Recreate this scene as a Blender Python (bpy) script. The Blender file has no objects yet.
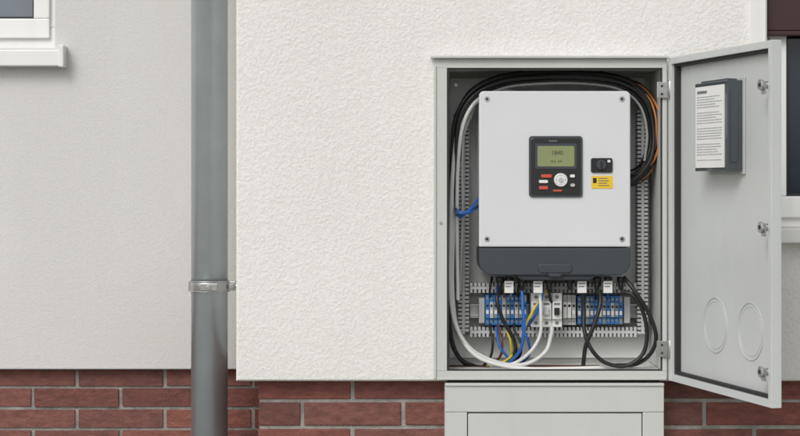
import bpy, bmesh, math, random
from mathutils import Vector, Matrix
random.seed(7)
S=400.0; D=4.435; H=1.15      # measured: 400 units per metre on the cabinet front plane, camera height
scene=bpy.context.scene
def W(x,y,Y=0.0):
    r=(D+Y)/D
    return Vector(((x-400)/S*r, Y, H+(184-y)/S*r))
# ---------------------------------------------------------------- materials
def newmat(name):
    m=bpy.data.materials.new(name); m.use_nodes=True
    nt=m.node_tree; return m,nt,nt.nodes['Principled BSDF']
def N(nt,t,**k):
    n=nt.nodes.new(t)
    for a,b in k.items():
        if a in n.inputs: n.inputs[a].default_value=b
        else: setattr(n,a,b)
    return n
def mat(name,col,rough=0.5,metal=0.0,var=0.06,vscale=6,bump=0.0,bscale=400,spec=0.5,dirt=0.0,coat=0.0,bdist=0.0008):
    m,nt,b=newmat(name)
    tc=N(nt,'ShaderNodeTexCoord')
    n=N(nt,'ShaderNodeTexNoise'); n.inputs['Scale'].default_value=vscale; n.inputs['Detail'].default_value=3; n.inputs['Roughness'].default_value=0.6
    nt.links.new(tc.outputs['Object'],n.inputs['Vector'])
    r=N(nt,'ShaderNodeValToRGB')
    r.color_ramp.elements[0].position=0.3; r.color_ramp.elements[1].position=0.7
    r.color_ramp.elements[0].color=[max(0,c*(1-var)) for c in col]+[1]
    r.color_ramp.elements[1].color=[min(1,c*(1+var)) for c in col]+[1]
    nt.links.new(n.outputs['Fac'],r.inputs['Fac'])
    out=r.outputs['Color']
    if dirt>0:
        mp=N(nt,'ShaderNodeMapping'); mp.inputs['Scale'].default_value=(30,30,3)
        n2=N(nt,'ShaderNodeTexNoise'); n2.inputs['Scale'].default_value=1.0; n2.inputs['Detail'].default_value=5
        nt.links.new(tc.outputs['Object'],mp.inputs['Vector']); nt.links.new(mp.outputs['Vector'],n2.inputs['Vector'])
        r2=N(nt,'ShaderNodeValToRGB'); r2.color_ramp.elements[0].position=0.5; r2.color_ramp.elements[1].position=0.8
        r2.color_ramp.elements[0].color=(0,0,0,1); r2.color_ramp.elements[1].color=(dirt,dirt,dirt,1)
        nt.links.new(n2.outputs['Fac'],r2.inputs['Fac'])
        mx=N(nt,'ShaderNodeMixRGB'); mx.blend_type='MIX'; mx.inputs['Color2'].default_value=(0.22,0.2,0.17,1)
        nt.links.new(r2.outputs['Color'],mx.inputs['Fac']); nt.links.new(out,mx.inputs['Color1']); out=mx.outputs['Color']
    nt.links.new(out,b.inputs['Base Color'])
    b.inputs['Roughness'].default_value=rough; b.inputs['Metallic'].default_value=metal
    b.inputs['Specular IOR Level'].default_value=spec
    b.inputs['Coat Weight'].default_value=coat
    if bump>0:
        n3=N(nt,'ShaderNodeTexNoise'); n3.inputs['Scale'].default_value=bscale; n3.inputs['Detail'].default_value=1
        nt.links.new(tc.outputs['Object'],n3.inputs['Vector'])
        bp=N(nt,'ShaderNodeBump'); bp.inputs['Strength'].default_value=bump; bp.inputs['Distance'].default_value=bdist
        nt.links.new(n3.outputs['Fac'],bp.inputs['Height']); nt.links.new(bp.outputs['Normal'],b.inputs['Normal'])
    return m
def stucco(name,col,scale,dist,strength,var=0.04,streak=0.03,grain=0.05,zfoot=0.0):
    m,nt,b=newmat(name); tc=N(nt,'ShaderNodeTexCoord')
    big=N(nt,'ShaderNodeTexNoise'); big.inputs['Scale'].default_value=1.3; big.inputs['Detail'].default_value=4; big.inputs['Roughness'].default_value=0.62
    nt.links.new(tc.outputs['Object'],big.inputs['Vector'])
    mp=N(nt,'ShaderNodeMapping'); mp.inputs['Scale'].default_value=(7,7,0.6)
    st=N(nt,'ShaderNodeTexNoise'); st.inputs['Scale'].default_value=1; st.inputs['Detail'].default_value=3
    nt.links.new(tc.outputs['Object'],mp.inputs['Vector']); nt.links.new(mp.outputs['Vector'],st.inputs['Vector'])
    r=N(nt,'ShaderNodeValToRGB'); r.color_ramp.elements[0].position=0.3; r.color_ramp.elements[1].position=0.7
    r.color_ramp.elements[0].color=[c*(1-var) for c in col]+[1]; r.color_ramp.elements[1].color=[c*(1+var) for c in col]+[1]
    nt.links.new(big.outputs['Fac'],r.inputs['Fac'])
    r2=N(nt,'ShaderNodeValToRGB'); r2.color_ramp.elements[0].position=0.3; r2.color_ramp.elements[1].position=0.7
    r2.color_ramp.elements[0].color=(1-streak,1-streak,1-streak*1.15,1); r2.color_ramp.elements[1].color=(1,1,1,1)
    nt.links.new(st.outputs['Fac'],r2.inputs['Fac'])
    mx=N(nt,'ShaderNodeMixRGB'); mx.blend_type='MULTIPLY'; mx.inputs['Fac'].default_value=1
    nt.links.new(r.outputs['Color'],mx.inputs['Color1']); nt.links.new(r2.outputs['Color'],mx.inputs['Color2'])
    a=N(nt,'ShaderNodeTexNoise'); a.inputs['Scale'].default_value=scale; a.inputs['Detail'].default_value=3; a.inputs['Roughness'].default_value=0.62; a.inputs['Distortion'].default_value=0.1
    nt.links.new(tc.outputs['Object'],a.inputs['Vector'])
    r3=N(nt,'ShaderNodeValToRGB'); r3.color_ramp.elements[0].position=0.35; r3.color_ramp.elements[1].position=0.58
    r3.color_ramp.elements[0].color=(1-grain,1-grain,1-grain*1.15,1); r3.color_ramp.elements[1].color=(1,1,1,1)
    nt.links.new(a.outputs['Fac'],r3.inputs['Fac'])
    mx2=N(nt,'ShaderNodeMixRGB'); mx2.blend_type='MULTIPLY'; mx2.inputs['Fac'].default_value=1
    nt.links.new(mx.outputs['Color'],mx2.inputs['Color1']); nt.links.new(r3.outputs['Color'],mx2.inputs['Color2'])
    ra=N(nt,'ShaderNodeMapRange'); ra.inputs['From Min'].default_value=0.30; ra.inputs['From Max'].default_value=0.68; ra.interpolation_type='SMOOTHSTEP'
    nt.links.new(a.outputs['Fac'],ra.inputs['Value'])
    bp=N(nt,'ShaderNodeBump'); bp.inputs['Strength'].default_value=strength; bp.inputs['Distance'].default_value=dist
    nt.links.new(ra.outputs['Result'],bp.inputs['Height']); nt.links.new(bp.outputs['Normal'],b.inputs['Normal'])
    out=mx2.outputs['Color']
    if zfoot>0:   # splash soiling just above the plinth
        sp=N(nt,'ShaderNodeSeparateXYZ'); nt.links.new(tc.outputs['Object'],sp.inputs[0])
        mr=N(nt,'ShaderNodeMapRange'); mr.inputs['From Min'].default_value=zfoot+0.30; mr.inputs['From Max'].default_value=zfoot; mr.inputs['To Max'].default_value=0.22
        nt.links.new(sp.outputs['Z'],mr.inputs['Value'])
        ml=N(nt,'ShaderNodeMath'); ml.operation='MULTIPLY'; nt.links.new(mr.outputs['Result'],ml.inputs[0]); nt.links.new(st.outputs['Fac'],ml.inputs[1])
        m3=N(nt,'ShaderNodeMixRGB'); m3.inputs['Color2'].default_value=(0.36,0.33,0.29,1)
        nt.links.new(ml.outputs[0],m3.inputs['Fac']); nt.links.new(out,m3.inputs['Color1']); out=m3.outputs['Color']
    nt.links.new(out,b.inputs['Base Color']); b.inputs['Roughness'].default_value=0.9; b.inputs['Specular IOR Level'].default_value=0.2
    return m
M_WALL=stucco('white_render',(0.80,0.785,0.765),125,0.0021,0.5,0.03,0.03,0.06,0.65)
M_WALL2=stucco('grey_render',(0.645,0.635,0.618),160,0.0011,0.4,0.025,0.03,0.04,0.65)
def brickmat():
    m,nt,b=newmat('brick'); g=N(nt,'ShaderNodeNewGeometry'); tc=N(nt,'ShaderNodeTexCoord')
    r=N(nt,'ShaderNodeValToRGB'); cr=r.color_ramp
    cr.elements[0].position=0; cr.elements[0].color=(0.125,0.045,0.034,1); cr.elements[1].position=1; cr.elements[1].color=(0.25,0.085,0.058,1)
    e=cr.elements.new(0.35); e.color=(0.20,0.06,0.042,1)
    e=cr.elements.new(0.7); e.color=(0.17,0.065,0.05,1)
    nt.links.new(g.outputs['Random Per Island'],r.inputs['Fac'])
    mp=N(nt,'ShaderNodeMapping'); mp.inputs['Scale'].default_value=(1,1,3)
    n=N(nt,'ShaderNodeTexNoise'); n.inputs['Scale'].default_value=26; n.inputs['Detail'].default_value=5; n.inputs['Roughness'].default_value=0.75
    nt.links.new(tc.outputs['Object'],mp.inputs['Vector']); nt.links.new(mp.outputs['Vector'],n.inputs['Vector'])
    r2=N(nt,'ShaderNodeValToRGB'); r2.color_ramp.elements[0].position=0.3; r2.color_ramp.elements[1].position=0.72
    r2.color_ramp.elements[0].color=(0.5,0.5,0.52,1); r2.color_ramp.elements[1].color=(1.35,1.42,1.45,1)
    nt.links.new(n.outputs['Fac'],r2.inputs['Fac'])
    mx=N(nt,'ShaderNodeMixRGB'); mx.blend_type='MULTIPLY'; mx.inputs['Fac'].default_value=1
    nt.links.new(r.outputs['Color'],mx.inputs['Color1']); nt.links.new(r2.outputs['Color'],mx.inputs['Color2'])
    nt.links.new(mx.outputs['Color'],b.inputs['Base Color']); b.inputs['Roughness'].default_value=0.72
    n3=N(nt,'ShaderNodeTexNoise'); n3.inputs['Scale'].default_value=140; n3.inputs['Detail'].default_value=3
    nt.links.new(tc.outputs['Object'],n3.inputs['Vector'])
    bp=N(nt,'ShaderNodeBump'); bp.inputs['Strength'].default_value=0.6; bp.inputs['Distance'].default_value=0.003
    nt.links.new(n3.outputs['Fac'],bp.inputs['Height']); nt.links.new(bp.outputs['Normal'],b.inputs['Normal'])
    return m
M_BRICK=brickmat()
M_MORTAR=mat('mortar',(0.29,0.27,0.245),0.95,bump=1,bscale=200,var=0.3,vscale=25,bdist=0.003)
M_CAB=mat('cabinet_powder_coat',(0.53,0.54,0.52),0.42,var=0.03,bump=0.15,bscale=900,dirt=0.06)
M_DOOR=mat('door_powder_coat',(0.56,0.58,0.575),0.38,var=0.03,bump=0.15,bscale=900,dirt=0.05)
M_KNOCK=mat('knockout_rings',(0.46,0.48,0.475),0.4,var=0.03)
M_BACK=mat('back_plate',(0.72,0.73,0.72),0.4,var=0.04,bump=0.1)
M_INT=mat('cabinet_interior',(0.64,0.65,0.63),0.42,var=0.03,bump=0.1)
M_GASK=mat('rubber_gasket',(0.02,0.02,0.022),0.6)
M_STEEL=mat('zinc_steel',(0.50,0.50,0.50),0.32,0.9,var=0.15,vscale=40)
M_PIPE=mat('zinc_pipe',(0.48,0.535,0.555),0.33,0.6,var=0.05,vscale=14,bump=0.2,bscale=40,dirt=0.07)
M_PVC=mat('white_pvc',(0.78,0.78,0.77),0.35,var=0.02,dirt=0.08)
M_GLASS=mat('window_glass',(0.018,0.024,0.036),0.04,var=0.3,vscale=2,spec=0.6)
M_GLASSL=mat('curtained_glass',(0.13,0.165,0.20),0.05,var=0.25,vscale=3,spec=0.8)
M_SHUT=mat('maroon_shutter',(0.040,0.016,0.014),0.55)
M_INV=mat('inverter_white',(0.64,0.655,0.672),0.33,var=0.02,vscale=3,bump=0.12,bscale=900)
M_DGREY=mat('inverter_dark_grey',(0.042,0.050,0.061),0.42,bump=0.1,bscale=1200)
M_BLACK=mat('black_plastic',(0.014,0.014,0.016),0.38)
M_SCR=mat('lcd_bezel',(0.02,0.022,0.022),0.25)
M_LCD=mat('lcd_green',(0.24,0.27,0.13),0.25,var=0.06)
M_LCDT=mat('lcd_text',(0.06,0.075,0.035),0.5)
M_RED=mat('red_button',(0.50,0.075,0.045),0.4)
M_WHT=mat('white_plastic',(0.72,0.72,0.71),0.4,var=0.03)
M_GRYP=mat('grey_plastic',(0.45,0.46,0.46),0.45,var=0.04)
M_DUCT=mat('duct_grey',(0.60,0.61,0.61),0.5,var=0.04)
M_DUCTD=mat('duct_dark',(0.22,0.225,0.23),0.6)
M_YEL=mat('yellow_label',(0.80,0.52,0.02),0.4)
M_BLUE=mat('terminal_blue',(0.03,0.17,0.45),0.4,var=0.1)
M_BLUE2=mat('terminal_blue_grey',(0.16,0.23,0.32),0.4,var=0.1)
M_PAPER=mat('paper',(0.76,0.76,0.75),0.6,var=0.02)
M_INK=mat('ink',(0.16,0.17,0.19),0.7)
M_INK2=mat('ink_light',(0.40,0.41,0.43),0.7)
M_HOLD=mat('smoked_holder',(0.05,0.06,0.072),0.22,var=0.1,coat=0.5)
CAB={'k':mat('cable_black',(0.013,0.013,0.014),0.42),'w':mat('cable_white',(0.68,0.68,0.66),0.45),
 'b':mat('cable_blue',(0.015,0.12,0.45),0.4),'o':mat('cable_orange',(0.55,0.20,0.05),0.45),
 'y':mat('cable_yellow',(0.60,0.48,0.03),0.4),'n':mat('cable_brown',(0.12,0.045,0.02),0.45),'g':mat('cable_grey',(0.3,0.31,0.31),0.45)}
M_GROUND=mat('ground_grass',(0.09,0.11,0.05),0.95,var=0.4,vscale=3,bump=1,bscale=30)
M_PAVE=mat('pavement_concrete',(0.36,0.355,0.34),0.9,var=0.15,vscale=5,bump=1,bscale=100)
# ---------------------------------------------------------------- mesh builder
class MB:
    def __init__(s): s.bm=bmesh.new(); s.m=[]
    def mi(s,m):
        if m not in s.m: s.m.append(m)
        return s.m.index(m)
    def box(s,x0,x1,z0,z1,y0,y1,m):
        i=s.mi(m)
        x0,x1=sorted((x0,x1)); z0,z1=sorted((z0,z1)); y0,y1=sorted((y0,y1))
        v=[s.bm.verts.new((x,y,z)) for x in (x0,x1) for y in (y0,y1) for z in (z0,z1)]
        for f in ((0,1,3,2),(4,6,7,5),(0,4,5,1),(2,3,7,6),(0,2,6,4),(1,5,7,3)):
            fc=s.bm.faces.new([v[k] for k in f]); fc.material_index=i
    def pbox(s,x0,x1,y0,y1,Yf,Yb,m):
        a=W(x0,y0,Yf); b=W(x1,y1,Yf); s.box(a.x,b.x,b.z,a.z,Yf,Yb,m)
    def quad(s,pts,m):
        f=s.bm.faces.new([s.bm.verts.new(p) for p in pts]); f.material_index=s.mi(m)
    def poly(s,pts,Yf,Yb,m,smooth=False):
        i=s.mi(m); n=len(pts)
        a=[s.bm.verts.new((p[0],Yf,p[1])) for p in pts]; b=[s.bm.verts.new((p[0],Yb,p[1])) for p in pts]
        s.bm.faces.new(a).material_index=i; s.bm.faces.new(b[::-1]).material_index=i
        for k in range(n):
            f=s.bm.faces.new((a[k],b[k],b[(k+1)%n],a[(k+1)%n])); f.material_index=i
    def rrect(s,px0,px1,py0,py1,Yf,Yb,m,r=(4,4,4,4)):
        pts=[]; 
        for (cx,cy,a0,rr) in ((px0+r[0],py0+r[0],180,r[0]),(px1-r[1],py0+r[1],90,r[1]),(px1-r[2],py1-r[2],0,r[2]),(px0+r[3],py1-r[3],-90,r[3])):
            for k in range(7):
                a=math.radians(a0-15*k); pts.append((cx+rr*math.cos(a),cy-rr*math.sin(a)))
        w=[W(x,y,Yf) for x,y in pts]; s.poly([(p.x,p.z) for p in w],Yf,Yb,m)
    def cyl(s,c,ax,r,L,m,seg=20,r2=None):
        i=s.mi(m); c=Vector(c); ax=Vector(ax).normalized(); r2=r if r2 is None else r2
        t=ax.orthogonal().normalized(); u=ax.cross(t)
        a=[];b=[]
        for k in range(seg):
            an=2*math.pi*k/seg; d=t*math.cos(an)+u*math.sin(an)
            a.append(s.bm.verts.new(c+d*r)); b.append(s.bm.verts.new(c+ax*L+d*r2))
        s.bm.faces.new(a[::-1]).material_index=i; s.bm.faces.new(b).material_index=i
        for k in range(seg):
            f=s.bm.faces.new((a[k],a[(k+1)%seg],b[(k+1)%seg],b[k])); f.material_index=i; f.smooth=True
    def torus(s,c,ax,R,r,m,seg=40,sg=8):
        i=s.mi(m); c=Vector(c); ax=Vector(ax).normalized(); t=ax.orthogonal().normalized(); u=ax.cross(t); g=[]
        for k in range(seg):
            an=2*math.pi*k/seg; d=t*math.cos(an)+u*math.sin(an)
            g.append([s.bm.verts.new(c+d*(R+r*math.cos(2*math.pi*j/sg))+ax*r*math.sin(2*math.pi*j/sg)) for j in range(sg)])
        for k in range(seg):
            for j in range(sg):
                f=s.bm.faces.new((g[k][j],g[(k+1)%seg][j],g[(k+1)%seg][(j+1)%sg],g[k][(j+1)%sg])); f.material_index=i; f.smooth=True
    def done(s,name,parent,bevel=0,seg=2,mtx=None,ang=40):
        if mtx is not None: s.bm.transform(mtx)
        bmesh.ops.recalc_face_normals(s.bm,faces=s.bm.faces)
        me=bpy.data.meshes.new(name); s.bm.to_mesh(me); s.bm.free()
        for m in s.m: me.materials.append(m)
        o=bpy.data.objects.new(name,me); scene.collection.objects.link(o)
        if bevel:
            b=o.modifiers.new('bevel','BEVEL'); b.width=bevel; b.segments=seg; b.limit_method='ANGLE'; b.angle_limit=math.radians(ang)
            b.harden_normals=False
        if parent: adopt(o,parent)
        return o
def adopt(o,p):
    o.parent=p; o.matrix_parent_inverse=Matrix.Translation(-p.location)
def empty(name,loc):
    e=bpy.data.objects.new(name,None); e.empty_display_size=0.1; e.location=loc; scene.collection.objects.link(e); return e
def text(name,s,loc,size,m,parent,mtx=None,align='CENTER'):
    c=bpy.data.curves.new(name,'FONT'); c.body=s; c.size=size; c.align_x=align; c.align_y='CENTER'; c.extrude=0.0002
    c.materials.append(m); o=bpy.data.objects.new(name,c); scene.collection.objects.link(o)
    mm=Matrix.Translation(loc)@Matrix.Rotation(math.radians(90),4,'X')
    if mtx is not None: mm=mtx@mm
    o.matrix_world=mm
    o.parent=parent; o.matrix_parent_inverse=Matrix.Translation(-parent.location)
    return o
# ---------------------------------------------------------------- ground
g=MB(); g.quad([(-300,-300,0),(300,-300,0),(300,300,0),(-300,300,0)],M_GROUND); g.done('ground',None)
g=MB(); g.box(-7,7,-0.05,0.03,-1.8,1.2,M_PAVE); g.done('pavement',None)
# ---------------------------------------------------------------- house
house=empty('rendered_house',(0,0.5,0))
YW=0.045; YB=0.095; YL=0.47; YLB=0.50
XR=6.0; XL=-6.0; ZT=5.6
def wallmesh(name,x0,x1,z0,z1,Y,holes,m,depth=0.14):
    xs=sorted({x0,x1,*[h[0] for h in holes],*[h[1] for h in holes]}); zs=sorted({z0,z1,*[h[2] for h in holes],*[h[3] for h in holes]})
    b=MB()
    for i in range(len(xs)-1):
        for j in range(len(zs)-1):
            cx=(xs[i]+xs[i+1])/2; cz=(zs[j]+zs[j+1])/2
            if any(h[0]<cx<h[1] and h[2]<cz<h[3] for h in holes): continue
            b.quad([(xs[i],Y,zs[j]),(xs[i+1],Y,zs[j]),(xs[i+1],Y,zs[j+1]),(xs[i],Y,zs[j+1])],m)
    for h in holes:
        hx0,hx1,hz0,hz1=h[:4]; d=h[4]
        b.quad([(hx0,Y,hz0),(hx0,Y,hz1),(hx0,Y+d,hz1),(hx0,Y+d,hz0)],m)
        b.quad([(hx1,Y,hz0),(hx1,Y+d,hz0),(hx1,Y+d,hz1),(hx1,Y,hz1)],m)
        b.quad([(hx0,Y,hz1),(hx1,Y,hz1),(hx1,Y+d,hz1),(hx0,Y+d,hz1)],m)
        b.quad([(hx0,Y,hz0),(hx0,Y+d,hz0),(hx1,Y+d,hz0),(hx1,Y,hz0)],m)
    bmesh.ops.remove_doubles(b.bm,verts=b.bm.verts,dist=1e-5)
    return b
c0=W(236,381,YW); wx0=c0.x; wz0=c0.z
cab0=W(434,379,YW); cab1=W(666,58,YW)
rw0=W(767,228,YW); rwh=(rw0.x,rw0.x+1.1,rw0.z,rw0.z+1.35,0.13)
b=wallmesh('w',wx0+0.006,XR,wz0+0.004,ZT,YW,[(cab0.x,cab1.x,cab0.z,cab1.z,0.3),rwh],M_WALL)
b.quad([(wx0+0.006,YW,wz0+0.004),(wx0+0.006,YW,ZT),(wx0+0.0015,YW+0.002,ZT),(wx0+0.0015,YW+0.002,wz0)],M_WALL)
b.quad([(wx0+0.0015,YW+0.002,wz0),(wx0+0.0015,YW+0.002,ZT),(wx0,YW+0.006,ZT),(wx0,YW+0.006,wz0)],M_WALL)
b.quad([(wx0,YW+0.006,wz0),(wx0,YW+0.006,ZT),(wx0,YL+0.1,ZT),(wx0,YL+0.1,wz0)],M_WALL)
b.quad([(wx0+0.006,YW,wz0+0.004),(XR,YW,wz0+0.004),(XR,YW+0.004,wz0),(wx0+0.006,YW+0.004,wz0)],M_WALL)
b.quad([(wx0,YW+0.004,wz0),(XR,YW+0.004,wz0),(XR,YW+0.3,wz0),(wx0,YW+0.3,wz0)],M_WALL)
b.quad([(wx0,YW+0.004,ZT),(XR,YW+0.004,ZT),(XR,YW+0.6,ZT),(wx0,YW+0.6,ZT)],M_WALL)
b.done('rendered_wall',house)
lz0=W(0,368,YL).z; lw=W(55,48,YL)
b=wallmesh('w',XL,wx0+0.2,lz0,ZT,YL,[(lw.x-1.2,lw.x,lw.z,lw.z+1.4,0.12)],M_WALL2)
b.quad([(XL,YL,lz0),(wx0+0.2,YL,lz0),(wx0+0.2,YL+0.2,lz0),(XL,YL+0.2,lz0)],M_WALL2)
b.done('recessed_wall',house)
b=MB(); b.box(XL,wx0+0.3,lz0-0.003,lz0+0.002,YL-0.002,YL+0.01,M_GRYP)
b.done('plinth_drip_trim',house,0.001)
# brick plinths
def bricks(name,x0,x1,ztop,Y,pw,ph,phx,phz,gap=0.009,depth=0.3):
    b=MB(); 
    b.box(x0+0.004,x1,0,ztop+0.02,Y+0.005,Y+depth,M_MORTAR)
    z=phz
    while z>0: z-=ph
    r0=round((z-phz)/ph); k=0
    while z<ztop+0.02:
        off=((r0+k)%2)*pw/2
        n=math.floor((x0-phx-off)/pw); x=phx+off+n*pw
        while x<x1:
            a=max(x,x0); e=min(x+pw-gap,x1)
            if e-a>0.02:
                j=random.uniform(-0.0015,0.0015); q=random.uniform(-0.0011,0.0011); q2=random.uniform(-0.0011,0.0011)
                b.box(a+random.uniform(0,0.002),e-random.uniform(0,0.002),max(z,0.0)+q,min(z+ph-gap,ztop+0.03)+q2,Y+j,Y+0.05,M_BRICK)
            x+=pw
        z+=ph; k+=1
    for v in b.bm.verts:
        if v.co.y<Y+0.003: v.co.x+=random.uniform(-.0006,.0006); v.co.z+=random.uniform(-.0006,.0006)
    return b.done(name,house,0.0028,2)
rb=(D+YB)/D; lb=(D+YLB)/D
xb=W(258,0,YB).x
bricks('brick_plinth_front',xb,XR,wz0,YB,100.5/S*rb,26.5/S*rb,W(304,0,YB).x,W(0,425.5,YB).z)
bricks('brick_plinth_recessed',XL,wx0+0.35,lz0,YLB,88/S*lb,21.0/S*lb,W(34,0,YLB).x,W(0,406.5,YLB).z,gap=0.0085)
b=MB(); b.box(xb,xb+0.1,0,wz0+0.01,YB+0.02,YLB,M_BRICK); b.done('brick_return',house)
# windows
def window(name,xr,xl,zb,zt,Y,fr,frb,sash,glass):
    b=MB(); 
    b.box(xl,xr,zb,zb+frb,Y,Y+0.07,M_PVC); b.box(xl,xr,zt-fr,zt,Y,Y+0.07,M_PVC)
    b.box(xl,xl+fr,zb+frb,zt-fr,Y+0.001,Y+0.07,M_PVC); b.box(xr-fr,xr,zb+frb,zt-fr,Y+0.001,Y+0.07,M_PVC)
    s=sash
    b.box(xl+fr*.55,xr-fr*.55,zb+frb*.5,zb+frb+s,Y-0.012,Y+0.05,M_PVC)
    b.box(xl+fr*.55,xl+fr+s,zb+frb+s,zt-fr,Y-0.0125,Y+0.05,M_PVC)
    b.box(xr-fr-s,xr-fr*.55,zb+frb+s,zt-fr,Y-0.0125,Y+0.05,M_PVC)
    b.done(name+'_frame',house,0.003,2)
    b=MB(); b.box(xl+fr,xr-fr,zb+frb,zt-fr,Y+0.012,Y+0.03,glass); b.done(name+'_glass',house)
    b=MB(); b.box(xl+fr+s-.001,xr-fr-s+.001,zb+frb+s,zb+frb+s+0.006,Y-0.002,Y+0.011,M_GASK)
    b.box(xr-fr-s-0.005,xr-fr-s+.001,zb+frb+s+0.006,zt-fr,Y-0.002,Y+0.011,M_GASK)
    b.box(xl+fr+s-.001,xl+fr+s+.005,zb+frb+s+0.006,zt-fr,Y-0.002,Y+0.011,M_GASK); b.done(name+'_gasket',house)
window('left_window',lw.x,lw.x-1.2,lw.z,lw.z+1.4,YL+0.05,0.042,0.06,0.025,M_GLASSL)
b=MB(); s0=W(63,50,YL-0.04); s1=W(63,66,YL-0.04)
b.box(s0.x-1.3,s0.x,s1.z,s0.z,YL-0.045,YL+0.09,M_PVC); b.box(s0.x-0.012,s0.x+0.003,s1.z-0.003,s0.z+0.014,YL-0.048,YL+0.02,M_PVC)
b.done('left_window_sill',house,0.003)
xl=rwh[0]; window('right_window',rwh[1],xl,rw0.z,rwh[3],YW+0.06,0.03,0.05,0.03,M_GLASS)
b=MB(); a0=W(762,229,0.0); a1=W(762,243,0.0)
b.box(a0.x,a0.x+1.3,a1.z,a0.z,YW-0.045,YW+0.1,M_PVC); b.done('right_window_sill',house,0.003)
b=MB(); t0=W(749,0,YW-0.008); t1=W(766.5,0,YW-0.008)
b.box(t0.x,t1.x,a0.z+0.001,rwh[3]+0.1,YW-0.008,YW+0.02,M_PVC); b.done('right_window_surround',house,0.003)
b=MB(); zs=W(0,36,YW+0.03).z
b.box(xl+0.002,rwh[1]-0.002,zs,zs+0.012,YW+0.018,YW+0.034,M_SHUT); b.box(xl+0.002,rwh[1]-0.002,zs+0.0125,rwh[3],YW+0.022,YW+0.05,M_SHUT)
b.done('blind_box',house,0.003,3)
# ---------------------------------------------------------------- drainpipe
YP=0.24; pc=W(209.5,0,YP); pr=18.3/S*(D+YP)/D
dp=empty('drainpipe',(pc.x,YP,1.5))
b=MB(); b.cyl((pc.x,YP,0.05),(0,0,1),pr,ZT-0.1,M_PIPE,64); b.done('pipe',dp)
zb=W(0,286,YP).z
b=MB(); b.cyl((pc.x,YP,zb-0.013),(0,0,1),pr+0.003,0.026,M_STEEL,64)
b.torus((pc.x,YP,zb-0.013),(0,0,1),pr+0.003,0.0022,M_STEEL,64); b.torus((pc.x,YP,zb+0.013),(0,0,1),pr+0.003,0.0022,M_STEEL,64)
b.box(pc.x-pr-0.007,pc.x-pr+0.004,zb-0.013,zb+0.013,YP-0.006,YP+0.006,M_STEEL)
b.box(pc.x+pr-0.004,pc.x+pr+0.02,zb-0.012,zb+0.012,YP-0.007,YP-0.002,M_STEEL)
b.box(pc.x+pr-0.004,pc.x+pr+0.02,zb-0.012,zb+0.012,YP+0.002,YP+0.007,M_STEEL)
b.cyl((pc.x+pr+0.011,YP-0.016,zb),(0,1,0),0.007,0.03,M_STEEL,6)
b.cyl((pc.x+pr+0.006,YP+0.0,zb),(1,0,0),0.005,0.05,M_STEEL,12)
b.cyl((pc.x+0.004,YP-pr-0.012,zb),(0,1,0),0.006,0.012,M_STEEL,6)
b.box(pc.x-0.018,pc.x+0.026,zb-0.009,zb+0.009,YP-pr-0.007,YP-pr+0.012,M_STEEL)
b.done('pipe_clamp',dp,0.0015)
# ---------------------------------------------------------------- cabinet
cab=empty('electrical_cabinet',W(550,380,0.1))
YC=0.23
b=MB()
b.pbox(434,447,68,371,0.0,0.016,M_CAB); b.pbox(434,667,58,68,0.0005,0.016,M_CAB)
b.pbox(662.5,667,68,371,0.0,0.016,M_CAB); b.pbox(434,667,371,380,0.0005,0.016,M_CAB)
b.pbox(434,436.2,66,379,-0.004,-0.0003,M_CAB); b.pbox(436.5,666,377.5,380,-0.004,-0.0003,M_CAB)
L=W(434,58); R=W(667,380); IL=W(447,68); IR=W(662.5,371)
b.box(L.x,L.x+0.002,R.z,L.z,0.0165,YC,M_CAB); b.box(R.x-0.002,R.x,R.z,L.z,0.0165,YC,M_CAB)
b.box(IL.x-0.003,IL.x,IR.z,IL.z,0.0165,YC,M_INT); b.box(IR.x,IR.x+0.003,IR.z,IL.z,0.0165,YC,M_INT)
b.box(L.x+.002,R.x-.002,L.z-0.002,L.z,0.0165,YC,M_CAB); b.box(L.x+.002,R.x-.002,R.z,R.z+0.002,0.0165,YC,M_CAB)
b.box(IL.x,IR.x,IL.z,IL.z+0.003,0.0165,YC,M_INT); b.box(IL.x,IR.x,IR.z-0.003,IR.z,0.0165,YC,M_INT)
b.box(L.x,R.x,R.z,L.z,YC+0.001,YC+0.004,M_INT)
T=W(431,55.5,-0.012)
b.box(T.x,W(669,0,-0.012).x,L.z-0.001,L.z+0.005,-0.014,0.04,M_CAB)
b.done('cabinet_body',cab,0.0015)
b=MB()
b.pbox(447,449,69,370,0.004,0.014,M_GASK); b.pbox(447,662,67.6,69.6,0.0045,0.014,M_GASK); b.pbox(449,662,369.4,371,0.0045,0.014,M_GASK)
b.pbox(661,662.5,70,369,0.004,0.014,M_GASK)
a=W(441,223,0); b.cyl((a.x,-0.002,a.z),(0,1,0),0.0035,0.004,M_STEEL,12); 
b.done('cabinet_gasket',cab)
b=MB(); p=0.215
bx0=IL.x+0.012; bx1=IR.x-0.014
b.box(bx0,bx1,IR.z+0.012,IL.z-0.012,p,p+0.003,M_BACK)
b.done('mounting_plate',cab,0.001)
b=MB(); bt=W(0,384.5,0.0).z; B0=W(445,0,0.004).x; B1=W(664,0,0.004).x; P0=W(468,0,0.004).x; P1=W(642,0,0.004).x; pt=W(0,412.5,0).z
b.box(B0,P0-0.002,0,pt-0.0,0.004,0.3,M_CAB); b.box(P1+0.002,B1,0,pt-0.0,0.004,0.3,M_CAB)
b.box(B0,B1,pt+0.0005,bt,0.003,0.3,M_CAB); b.box(P0,P1,0.05,pt-0.003,0.007,0.03,M_CAB)
b.box(P0-0.003,P1+0.003,0,pt,0.034,0.05,M_GASK)
b.box(B0+0.01,B1-0.01,bt,R.z,0.02,0.2,M_GASK)
b.box(B0,B1,W(0,384.5).z-0.004,W(0,384.5).z+0.0035,-0.002,0.02,M_CAB)
b.done('cabinet_base',cab,0.002)
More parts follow.
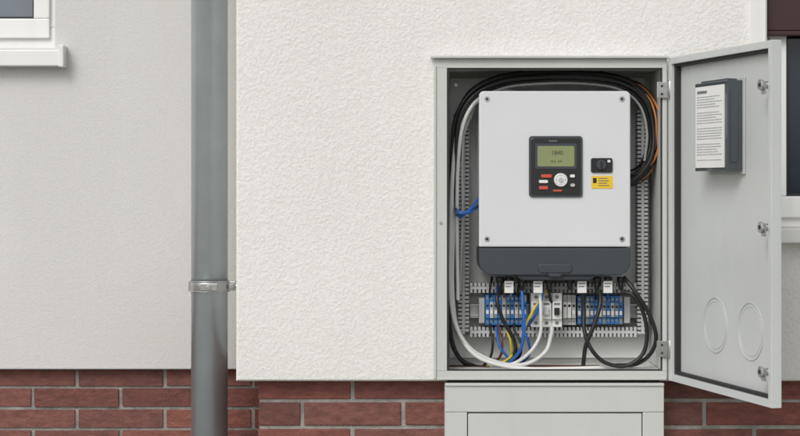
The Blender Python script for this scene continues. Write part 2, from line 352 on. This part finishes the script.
# door -------------------------------------------------
ang=math.radians(-75.7)
DM=Matrix.Translation((268/S,-0.006,H))@Matrix.Rotation(ang,4,'Z')
DW=229/S; zt=(184-58)/S; zbm=(184-380)/S; dd=0.022; rim=0.017
b=MB()
b.box(0,DW,zbm,zt,dd,dd+0.002,M_DOOR)
b.box(0,rim,zbm,zt,0,dd,M_DOOR); b.box(DW-rim,DW,zbm,zt,0,dd,M_DOOR)
b.box(rim,DW-rim,zt-rim,zt,0.0005,dd,M_DOOR); b.box(rim,DW-rim,zbm,zbm+rim,0.0005,dd,M_DOOR)
b.done('door_panel',cab,0.0018,3,DM)
b=MB(); g0=rim+0.001; gw=0.011
b.box(g0,g0+gw,zbm+rim,zt-rim,0.008,dd-0.0003,M_GASK); b.box(DW-g0-0.006,DW-g0,zbm+rim,zt-rim,0.008,dd-0.0003,M_GASK)
b.box(g0+gw,DW-g0-0.006,zt-rim-0.007,zt-rim-0.0005,0.0085,dd-0.0003,M_GASK); b.box(g0+gw,DW-g0-0.006,zbm+rim+0.0005,zbm+rim+0.008,0.0085,dd-0.0003,M_GASK)
b.done('door_gasket',cab,0.001,2,DM)
b=MB()
for u in (93,169):
    b.torus((u/S,dd-0.0003,-134/S),(0,1,0),26/S,0.0015,M_KNOCK,60,8)
    b.torus((u/S,dd-0.0001,-134/S),(0,1,0),22.5/S,0.0008,M_KNOCK,60,8)
b.done('door_knockouts',cab,0,1,DM)
b=MB()
for v in (-87,38,165):
    z=-v/S; u=DW-0.024
    b.cyl((u,dd,z),(0,-1,0),0.014,0.010,M_STEEL,20); b.cyl((u,dd-0.010,z),(0,-1,0),0.0085,0.022,M_STEEL,16)
    b.cyl((u,dd-0.032,z),(0,-1,0),0.013,0.007,M_STEEL,6); 
    b.box(u-0.009,u+0.009,z-0.02,z+0.008,dd-0.031,dd-0.027,M_STEEL)
    b.cyl((u,dd-0.0392,z),(0,-1,0),0.005,0.001,M_GASK,12)
b.done('door_latches',cab,0.001,2,DM)
# hinges
b=MB()
for y in (90,349):
    b.pbox(657,670,y-8,y+8,-0.008,0.0,M_STEEL); b.pbox(670.5,680,y-7,y+7,-0.016,-0.011,M_STEEL)
    a=W(670,y+9,-0.012); b.cyl(a,(0,0,1),0.0065,18/S,M_STEEL,16)
    for yy in (-4,4):
        q=W(662,y+yy,-0.009); b.cyl((q.x,-0.011,q.z),(0,1,0),0.003,0.004,M_GASK,10)
        q=W(676,y+yy,-0.016); b.cyl((q.x,-0.019,q.z),(0,1,0),0.0028,0.004,M_GASK,10)
b.done('hinges',cab,0.001)
# document holder on door
dh=empty('document_holder',DM@Vector((120/S,0,52/S)))
u0,u1,v0,v1=85/S,157/S,12/S,95/S; yf=dd-19/S
b=MB(); b.box(u0,u1,v0,v1,yf+0.004,dd-0.006,M_HOLD); b.box(u0-0.004,u1+0.006,v0-0.008,v1+0.006,dd-0.006,dd-0.0005,M_GRYP)
b.box(u0+0.02,u1-0.02,v1,v1+0.005,yf+0.01,dd-0.01,M_HOLD); b.box(u1,u1+0.003,v0+0.02,v1-0.02,yf+0.012,dd-0.018,M_HOLD)
b.done('holder_case',dh,0.004,3,DM)
pu0=u0+0.006; pu1=u1-0.014; pv1=v1-0.009; pv0=v0+0.008
b=MB(); b.box(pu0,pu1,pv0,pv1,yf+0.0022,yf+0.0038,M_PAPER)
b.done('document_sheet',dh,0,1,DM)
b=MB(); z=pv1-0.025
b.box(pu0+0.012,pu0+0.065,pv1-0.016,pv1-0.010,yf+0.0012,yf+0.0021,M_INK)
k=0
while z>pv0+0.012:
    x=pu0+0.010; xe=pu1-0.012-(0.05*random.random() if random.random()<.3 else 0)
    while x<xe-0.006:
        w=min(random.uniform(0.006,0.018),xe-x)
        b.box(x,x+w,z,z+0.0015,yf+0.0012,yf+0.0021,M_INK2)
        x+=w+0.003
    z-=0.006+(0.007 if k%5==4 else 0); k+=1
b.done('document_print',dh,0,1,DM)
# ---------------------------------------------------------------- cable ducts
cd=empty('slotted_cable_duct',W(550,300,0.19))
b=MB()
def vduct(x0,x1,y0,y1,Y):
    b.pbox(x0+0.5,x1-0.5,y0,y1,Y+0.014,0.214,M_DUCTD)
    b.pbox(x0+(x1-x0)*.36,x1-(x1-x0)*.36,y0,y1,Y+0.0015,Y+0.01,M_DUCT)
    y=y0
    while y<y1-2:
        b.pbox(x0,x0+(x1-x0)*.36-0.1,y,y+2.6,Y,Y+0.04,M_DUCT); b.pbox(x1-(x1-x0)*.36+0.1,x1,y,y+2.6,Y,Y+0.04,M_DUCT); y+=4.1
def hduct(x0,x1,y0,y1,Y):
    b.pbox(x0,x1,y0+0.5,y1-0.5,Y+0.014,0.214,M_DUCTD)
    b.pbox(x0,x1,y0+(y1-y0)*.36,y1-(y1-y0)*.36,Y+0.0015,Y+0.01,M_DUCT)
    x=x0
    while x<x1-2:
        b.pbox(x,x+2.6,y0,y0+(y1-y0)*.36-.1,Y,Y+0.04,M_DUCT); b.pbox(x,x+2.6,y1-(y1-y0)*.36+.1,y1,Y,Y+0.04,M_DUCT); x+=4.1
vduct(458,469,124,334,0.15); vduct(637.5,648,110,334,0.15)
hduct(470,637,283,293,0.15); hduct(470,637,327,337,0.15)
b.done('duct_body',cd,0.0004,1)
# ---------------------------------------------------------------- DIN rail
tb=empty('terminal_block_row',W(555,310,0.15))
b=MB(); b.pbox(470,637,304,306,0.165,0.19,M_STEEL); b.pbox(470,637,316,318,0.165,0.19,M_STEEL); b.pbox(470,637,306,316,0.185,0.192,M_STEEL)
b.done('din_rail',tb,0.0005,1)
b=MB()
def screw(x,y,Y,r=1.5,m=None):
    q=W(x,y,Y); b.cyl((q.x,Y-0.0008,q.z),(0,1,0),r/S,0.002,m or M_STEEL,12); 
    b.box(q.x-r/S*.8,q.x+r/S*.8,q.z-.0004,q.z+.0004,Y-0.0014,Y-0.0007,M_BLACK)
def term(x,w,m,m2,y0=295,y1=325):
    b.pbox(x,x+w,y0,y1,0.132,0.18,m); b.pbox(x+0.1,x+w-.1,y0+7,y1-7,0.122,0.1315,m2)
    screw(x+w/2,y0+3.5,0.132,1.3); screw(x+w/2,y1-3.5,0.132,1.3)
    b.pbox(x+.8,x+w-.8,y0+9.5,y0+12,0.1212,0.1219,M_BLACK); b.pbox(x+.6,x+w-.6,y0+15,y0+19,0.1212,0.1219,M_WHT)
b.pbox(479,484.6,298,323,0.14,0.18,M_GRYP)
x=485.5
for i in range(10):
    term(x,3.8,M_BLUE if i not in (4,9) else M_GRYP,(M_BLUE,M_GRYP,M_BLUE2)[i%3]); x+=4.15
for (x0,x1) in ((531,541),(541.5,551.5),(552,562)):
    b.pbox(x0,x1,293,327,0.105,0.18,M_WHT); b.pbox(x0+.3,x1-.3,301,319,0.094,0.1045,M_WHT); b.pbox(x0+2.5,x1-2.5,308,315,0.085,0.0935,M_GRYP if x0<550 else M_BLACK)
    screw((x0+x1)/2,297,0.105,2,M_DUCTD); screw((x0+x1)/2,323,0.105,2,M_DUCTD)
    b.pbox(x0+2,x1-2,303,305,0.0932,0.0939,M_INK)
for x in (563,567.4,571.8): term(x,4,M_GRYP,M_WHT if x<570 else M_GRYP)
x=577.5
for i in range(11):
    term(x,3.8,(M_BLUE,M_BLUE,M_BLUE2,M_BLUE)[i%4],(M_BLUE2,M_BLUE,M_GRYP)[i%3],296,324); x+=4.15
b.pbox(624,630,297,323,0.135,0.18,M_GRYP)
b.done('terminals',tb,0.0005,1)
# ---------------------------------------------------------------- inverter
inv=empty('solar_inverter',W(555,185,0.1))
YI=0.022
b=MB()
b.rrect(479.6,629.9,91.6,247,YI+0.012,0.17,M_INV,(5,5,1.5,1.5)); b.rrect(479,630.5,91,247,YI,YI+0.0105,M_INV,(5,5,1.5,1.5)); b.done('housing',inv,0.005,4)
b=MB()
b.rrect(479,630.5,248,275,YI+0.001,0.17,M_DGREY,(1.5,1.5,13,13)); b.rrect(516,596,268,280,YI+0.012,0.16,M_DGREY,(1,1,8,8)); b.done('lower_cover',inv,0.004,4)
b=MB()
b.rrect(538,572,264,273,YI-0.003,0.1,M_DGREY,(3,3,4,4)); b.rrect(548,562,270,277,YI-0.001,0.1,M_DGREY,(3,3,3,3))
b.done('handle_recess',inv,0.0025,3)
b=MB()
for (x,y) in ((487,99),(622,99),(487,239),(622,239)):
    q=W(x,y,YI); b.cyl((q.x,YI-0.0015,q.z),(0,1,0),0.0068,0.004,M_STEEL,20); b.cyl((q.x,YI-0.0022,q.z),(0,1,0),0.0035,0.002,M_BLACK,6)
b.done('corner_screws',inv)
b=MB(); b.rrect(529,582.5,136,197,YI-0.006,YI+0.01,M_DGREY,(3,3,3,3)); b.rrect(531,580.5,138,195,YI-0.0075,YI,M_SCR,(2.5,2.5,2.5,2.5))
b.done('control_panel',inv,0.0015,2)
b=MB(); b.rrect(535,577,143.5,169,YI-0.009,YI-0.003,M_DGREY,(1.5,)*4); b.rrect(537.5,574.5,146,166.5,YI-0.0098,YI-0.004,M_LCD,(1,)*4)
b.done('display',inv,0.0006,1)
b=MB()
b.rrect(541,552,174.3,177.6,YI-0.0115,YI-0.004,M_RED,(1.5,)*4); b.rrect(539,548,180,183,YI-0.0115,YI-0.004,M_WHT,(1.2,)*4); b.rrect(539,548,186,189.4,YI-0.0115,YI-0.004,M_RED,(1.2,)*4)
b.rrect(570,575,174.5,177.5,YI-0.0115,YI-0.004,M_WHT,(1.4,)*4); b.rrect(570.5,575,183.5,186.7,YI-0.0115,YI-0.004,M_GRYP,(1.4,)*4)
b.rrect(553,562,189.6,191.6,YI-0.0105,YI-0.004,M_RED,(.9,)*4)
q=W(560.5,180,YI); b.cyl((q.x,YI-0.013,q.z),(0,1,0),6.4/S,0.008,M_WHT,32,7.2/S); b.torus((q.x,YI-0.0128,q.z),(0,1,0),5.0/S,0.0007,M_GRYP,32)
b.cyl((q.x,YI-0.0150,q.z),(0,1,0),2.6/S,0.003,M_GRYP,24)
for dx,dz in ((0,.0105),(0,-.0105),(.0105,0),(-.0105,0)): b.box(q.x+dx-.0009,q.x+dx+.0009,q.z+dz-.0009,q.z+dz+.0009,YI-.0136,YI-.0128,M_INK)
b.done('buttons',inv,0.0004,2)
b=MB(); b.rrect(591,612.5,158,172.5,YI-0.005,YI+0.01,M_BLACK,(2,)*4); q=W(601,165,YI)
b.cyl((q.x,YI-0.011,q.z),(0,1,0),4.8/S,0.007,M_DGREY,24); b.box(q.x-0.0018,q.x+0.0018,q.z-0.010,q.z+0.010,YI-0.015,YI-0.0105,M_BLACK)
b.pbox(607.5,610.5,160,162.5,YI-0.0062,YI-0.0045,M_WHT); b.done('dc_switch',inv,0.001,2)
b=MB(); b.pbox(591.5,612.5,176,188.5,YI-0.0012,YI+0.002,M_YEL)
for k in range(4): b.pbox(598.5,610-random.random()*5,178+k*2.4,178.8+k*2.4,YI-0.0018,YI-0.0013,M_INK)
b.pbox(593,596.6,178,183,YI-0.0018,YI-0.0013,M_BLACK); b.done('warning_label',inv)
text('panel_caption','Inverter',W(553,140.8,YI-0.008),0.0062,M_INK2,inv)
text('lcd_line_a','1840',W(557,153,YI-0.0102),0.015,M_LCDT,inv)
text('lcd_line_b','12.6  0.4',W(556,161.5,YI-0.0102),0.0085,M_LCDT,inv)
b=MB()
def glandf(x,Y=0.07,r=3.2,tag=True):
    q=W(x,281,Y); b.cyl((q.x,Y,W(0,277,Y).z),(0,0,-1),r*1.35/S,0.013,M_BLACK,12); b.cyl((q.x,Y,W(0,282,Y).z),(0,0,-1),r/S,0.02,M_BLACK,16,r*0.75/S)
    if tag: b.pbox(x-4.5,x+4.5,281,293,Y-0.016,Y-0.0125,M_WHT); b.pbox(x-3.4,x+3.4,283,284,Y-0.0168,Y-0.0162,M_INK); b.pbox(x-3.4,x+2,286,287,Y-0.0168,Y-0.0162,M_INK)
for x,t in ((500,0),(509,1),(522,0),(538,1),(549,0),(570,0),(582,1),(597,0),(608,1),(621,0)): glandf(x,tag=bool(t))
b.done('cable_glands',inv,0.0006,1)
b=MB()
for x,y in ((456,85),(654,320),(456,355),(651,100)):
    q=W(x,y,0.213); b.cyl((q.x,0.211,q.z),(0,1,0),0.005,0.004,M_STEEL,12)
b.done('plate_screws',cab)
# ---------------------------------------------------------------- cables
cb=empty('electrical_cables',W(500,300,0.1))
curves={}
def cable(col,rpx,pts,jit=0):
    if col not in curves:
        c=bpy.data.curves.new('cable_'+col,'CURVE'); c.dimensions='3D'; c.bevel_depth=1.0; c.bevel_resolution=4; c.use_fill_caps=True; c.materials.append(CAB[col]); curves[col]=c
    P=[W(*p) for p in pts]
    if jit: P=[p+Vector((random.uniform(-jit,jit),random.uniform(-jit,jit),random.uniform(-jit,jit))) for p in P]
    P=[2*P[0]-P[1]]+P+[2*P[-1]-P[-2]]; out=[]
    for i in range(1,len(P)-2):
        for k in range(10):
            t=k/10; a,b_,c_,d=P[i-1],P[i],P[i+1],P[i+2]
            out.append(0.5*((2*b_)+(c_-a)*t+(2*a-5*b_+4*c_-d)*t*t+(3*b_-a-3*c_+d)*t**3))
    out.append(P[-2])
    s=curves[col].splines.new('POLY'); s.points.add(len(out)-1)
    for q,p in zip(s.points,out): q.co=(*p,1); q.radius=rpx/S
top=[(453,300),(452.5,220),(452,160),(456,118),(472,92),(500,78),(540,73),(585,73),(625,80),(648,98),(657,128),(655,158),(640,178),(625,184)]
def bundle(col,r,off,Y,pts=top,s=0,e=None,sc=1.0):
    cx,cy=555,185; o=[]
    for (x,y) in pts[s:e]:
        dx,dy=x-cx,y-cy; l=math.hypot(dx,dy); o.append((x-dx/l*off,y-dy/l*off,Y+random.uniform(-.004,.004)))
    cable(col,r,o,0.0008)
bundle('k',2.3,0,0.10); bundle('k',2.1,4.2,0.085,s=1); bundle('k',2.1,2.0,0.12,s=2)
bundle('k',1.8,8.0,0.10,s=2); bundle('k',1.8,-1.8,0.13,s=3); bundle('g',1.4,11,0.09,s=0,e=12)
cable('w',1.9,[(458,300,.08),(457,220,.08),(458,165,.08),(463,125,.08),(476,101,.09),(496,90,.11),(515,92,.14)])
for i,(rx,ry,c,r) in enumerate(((24,46,'k',2.2),(21,42,'k',2.0),(27,49,'o',1.2),(25.5,44,'k',1.7),(18,38,'k',1.4),(29,52,'k',1.6))):
    pts=[]
    for k in range(17):
        a=math.radians(-100+k*12.5); pts.append((630+rx*math.cos(a)+ (3 if c=='o' else 0),133+ry*math.sin(a),0.09+0.012*i+0.004*math.sin(k)))
    cable(c,r,pts,0.0010)
cable('o',1.2,[(640,88,.13),(652,98,.1),(661,118,.07),(660,140,.07),(654,160,.09),(642,172,.12)])
cable('o',1.0,[(634,96,.13),(641,92,.1),(650,100,.09),(656,120,.08),(655,150,.1),(648,166,.13)])
cable('w',2.1,[(471,100,.13),(459,125,.1),(453,170,.08),(451,230,.07),(450.5,290,.06),(456,325,.06),(472,350,.07),(500,363,.08),(525,364,.09),(545,352,.1),(551,335,.1),(552,326,.1)])
cable('w',2.0,[(474,108,.13),(463,135,.12),(457,180,.1),(453,240,.08),(453,300,.07),(460,335,.07),(480,358,.06),(520,368,.06),(570,368.5,.06),(620,367,.08),(650,368,.12)])
cable('w',1.8,[(540,292,.07),(541,315,.07),(540,335,.08),(530,352,.08),(512,364,.09),(490,366,.1)])
cable('k',2.2,[(451,220,.12),(450,270,.1),(449.5,320,.1),(455,350,.1),(470,366,.12),(500,369,.14)])
cable('k',2.0,[(451,240,.14),(450,330,.12),(460,358,.11),(480,368,.12)])
cable('b',1.6,[(478,206,.12),(470,212,.06),(460,213,.04),(456,209,.08),(453,205,.12)])
cable('b',1.4,[(479,198,.13),(472,207,.07),(462,216,.05),(455,214,.09)])
cable('b',1.7,[(522,291,.07),(523,310,.06),(524,330,.06),(520,350,.07),(508,363,.1),(498,368,.12)])
cable('b',1.5,[(541,280,.09),(542,296,.07),(535,315,.08),(528,325,.12)])
cable('b',1.4,[(496,327,.13),(499,345,.1),(508,358,.1),(513,367,.12)])
for i,c in enumerate('knykb'):
    x=490+i*8; cable(c,1.3,[(x,324,.128),(x+1,331,.115),(x+3+i,342,.10),(x+1+i*1.5,356,.11),(x-8,367,.14)],0.001)
for i,c in enumerate('kbngk'):
    x=488+i*7; cable(c,1.2,[(x+2,297,.128),(x+2,290,.12),(x+3,284,.12),(x+4,277,.13)],0.0006)
for i,c in enumerate('kkb'):
    x=583+i*12; cable(c,1.2,[(x+1,299,.128),(x+1,292,.11),(x+1.5,286,.11),(x+2,277,.13)],0.0006)
cable('k',2.0,[(500,290,.07),(497,300,.05),(503,320,.05),(514,340,.06),(514,355,.09),(500,367,.12)])
cable('k',2.1,[(621,292,.07),(633,295,.055),(643,312,.05),(647,335,.05),(642,355,.05),(625,366,.05),(604,362,.05),(590,347,.05),(584,328,.06),(584,310,.07),(582,293,.07)])
cable('k',2.1,[(624,277,.06),(634,290,.04),(648,312,.04),(656,335,.04),(651,353,.05),(636,364,.07),(612,366,.1),(600,372,.11)])
cable('k',2.2,[(600,291,.07),(600,305,.05),(594,325,.045),(586,345,.05),(584,358,.07),(583,369,.1)])
cable('k',1.6,[(549,290,.07),(550,298,.085),(552,303,.1)])
cable('y',1.3,[(549,285,.1),(545,292,.09),(527,322,.08),(521,345,.08),(505,361,.1),(486,367,.12)])
for k,c in curves.items():
    o=bpy.data.objects.new({'k':'black_cables','w':'white_cables','b':'blue_wires','o':'orange_wires','y':'yellow_wires','n':'brown_wires','g':'grey_cable'}[k],c); scene.collection.objects.link(o); adopt(o,cb)
# ---------------------------------------------------------------- light
w=bpy.data.worlds.new('World'); scene.world=w; w.use_nodes=True; nt=w.node_tree
sky=nt.nodes.new('ShaderNodeTexSky'); sky.sky_type='NISHITA'; sky.sun_disc=False
el=math.radians(40); rot=math.radians(207)
sky.sun_elevation=el; sky.sun_rotation=rot; sky.dust_density=4; sky.air_density=1.0
hs=nt.nodes.new('ShaderNodeHueSaturation'); hs.inputs['Saturation'].default_value=0.22
nt.links.new(sky.outputs[0],hs.inputs['Color']); nt.links.new(hs.outputs[0],nt.nodes['Background'].inputs['Color'])
nt.nodes['Background'].inputs['Strength'].default_value=0.13
sd=bpy.data.lights.new('sun','SUN'); sd.energy=0.9; sd.angle=math.radians(22); sd.color=(1,0.985,0.96)
so=bpy.data.objects.new('sun',sd); scene.collection.objects.link(so)
dirv=Vector((math.sin(rot)*math.cos(el),math.cos(rot)*math.cos(el),math.sin(el)))
so.rotation_euler=dirv.to_track_quat('Z','Y').to_euler(); so.location=dirv*10
# ---------------------------------------------------------------- camera
cam=bpy.data.cameras.new('camera'); co=bpy.data.objects.new('camera',cam); scene.collection.objects.link(co)
co.location=(0,-D,H); co.rotation_euler=(math.radians(90),0,0)
cam.lens=36*1774/800; cam.sensor_width=36; cam.shift_y=-34/800; cam.clip_end=1000
scene.camera=co
scene.view_settings.view_transform='Standard'; scene.view_settings.look='None'; scene.view_settings.exposure=0
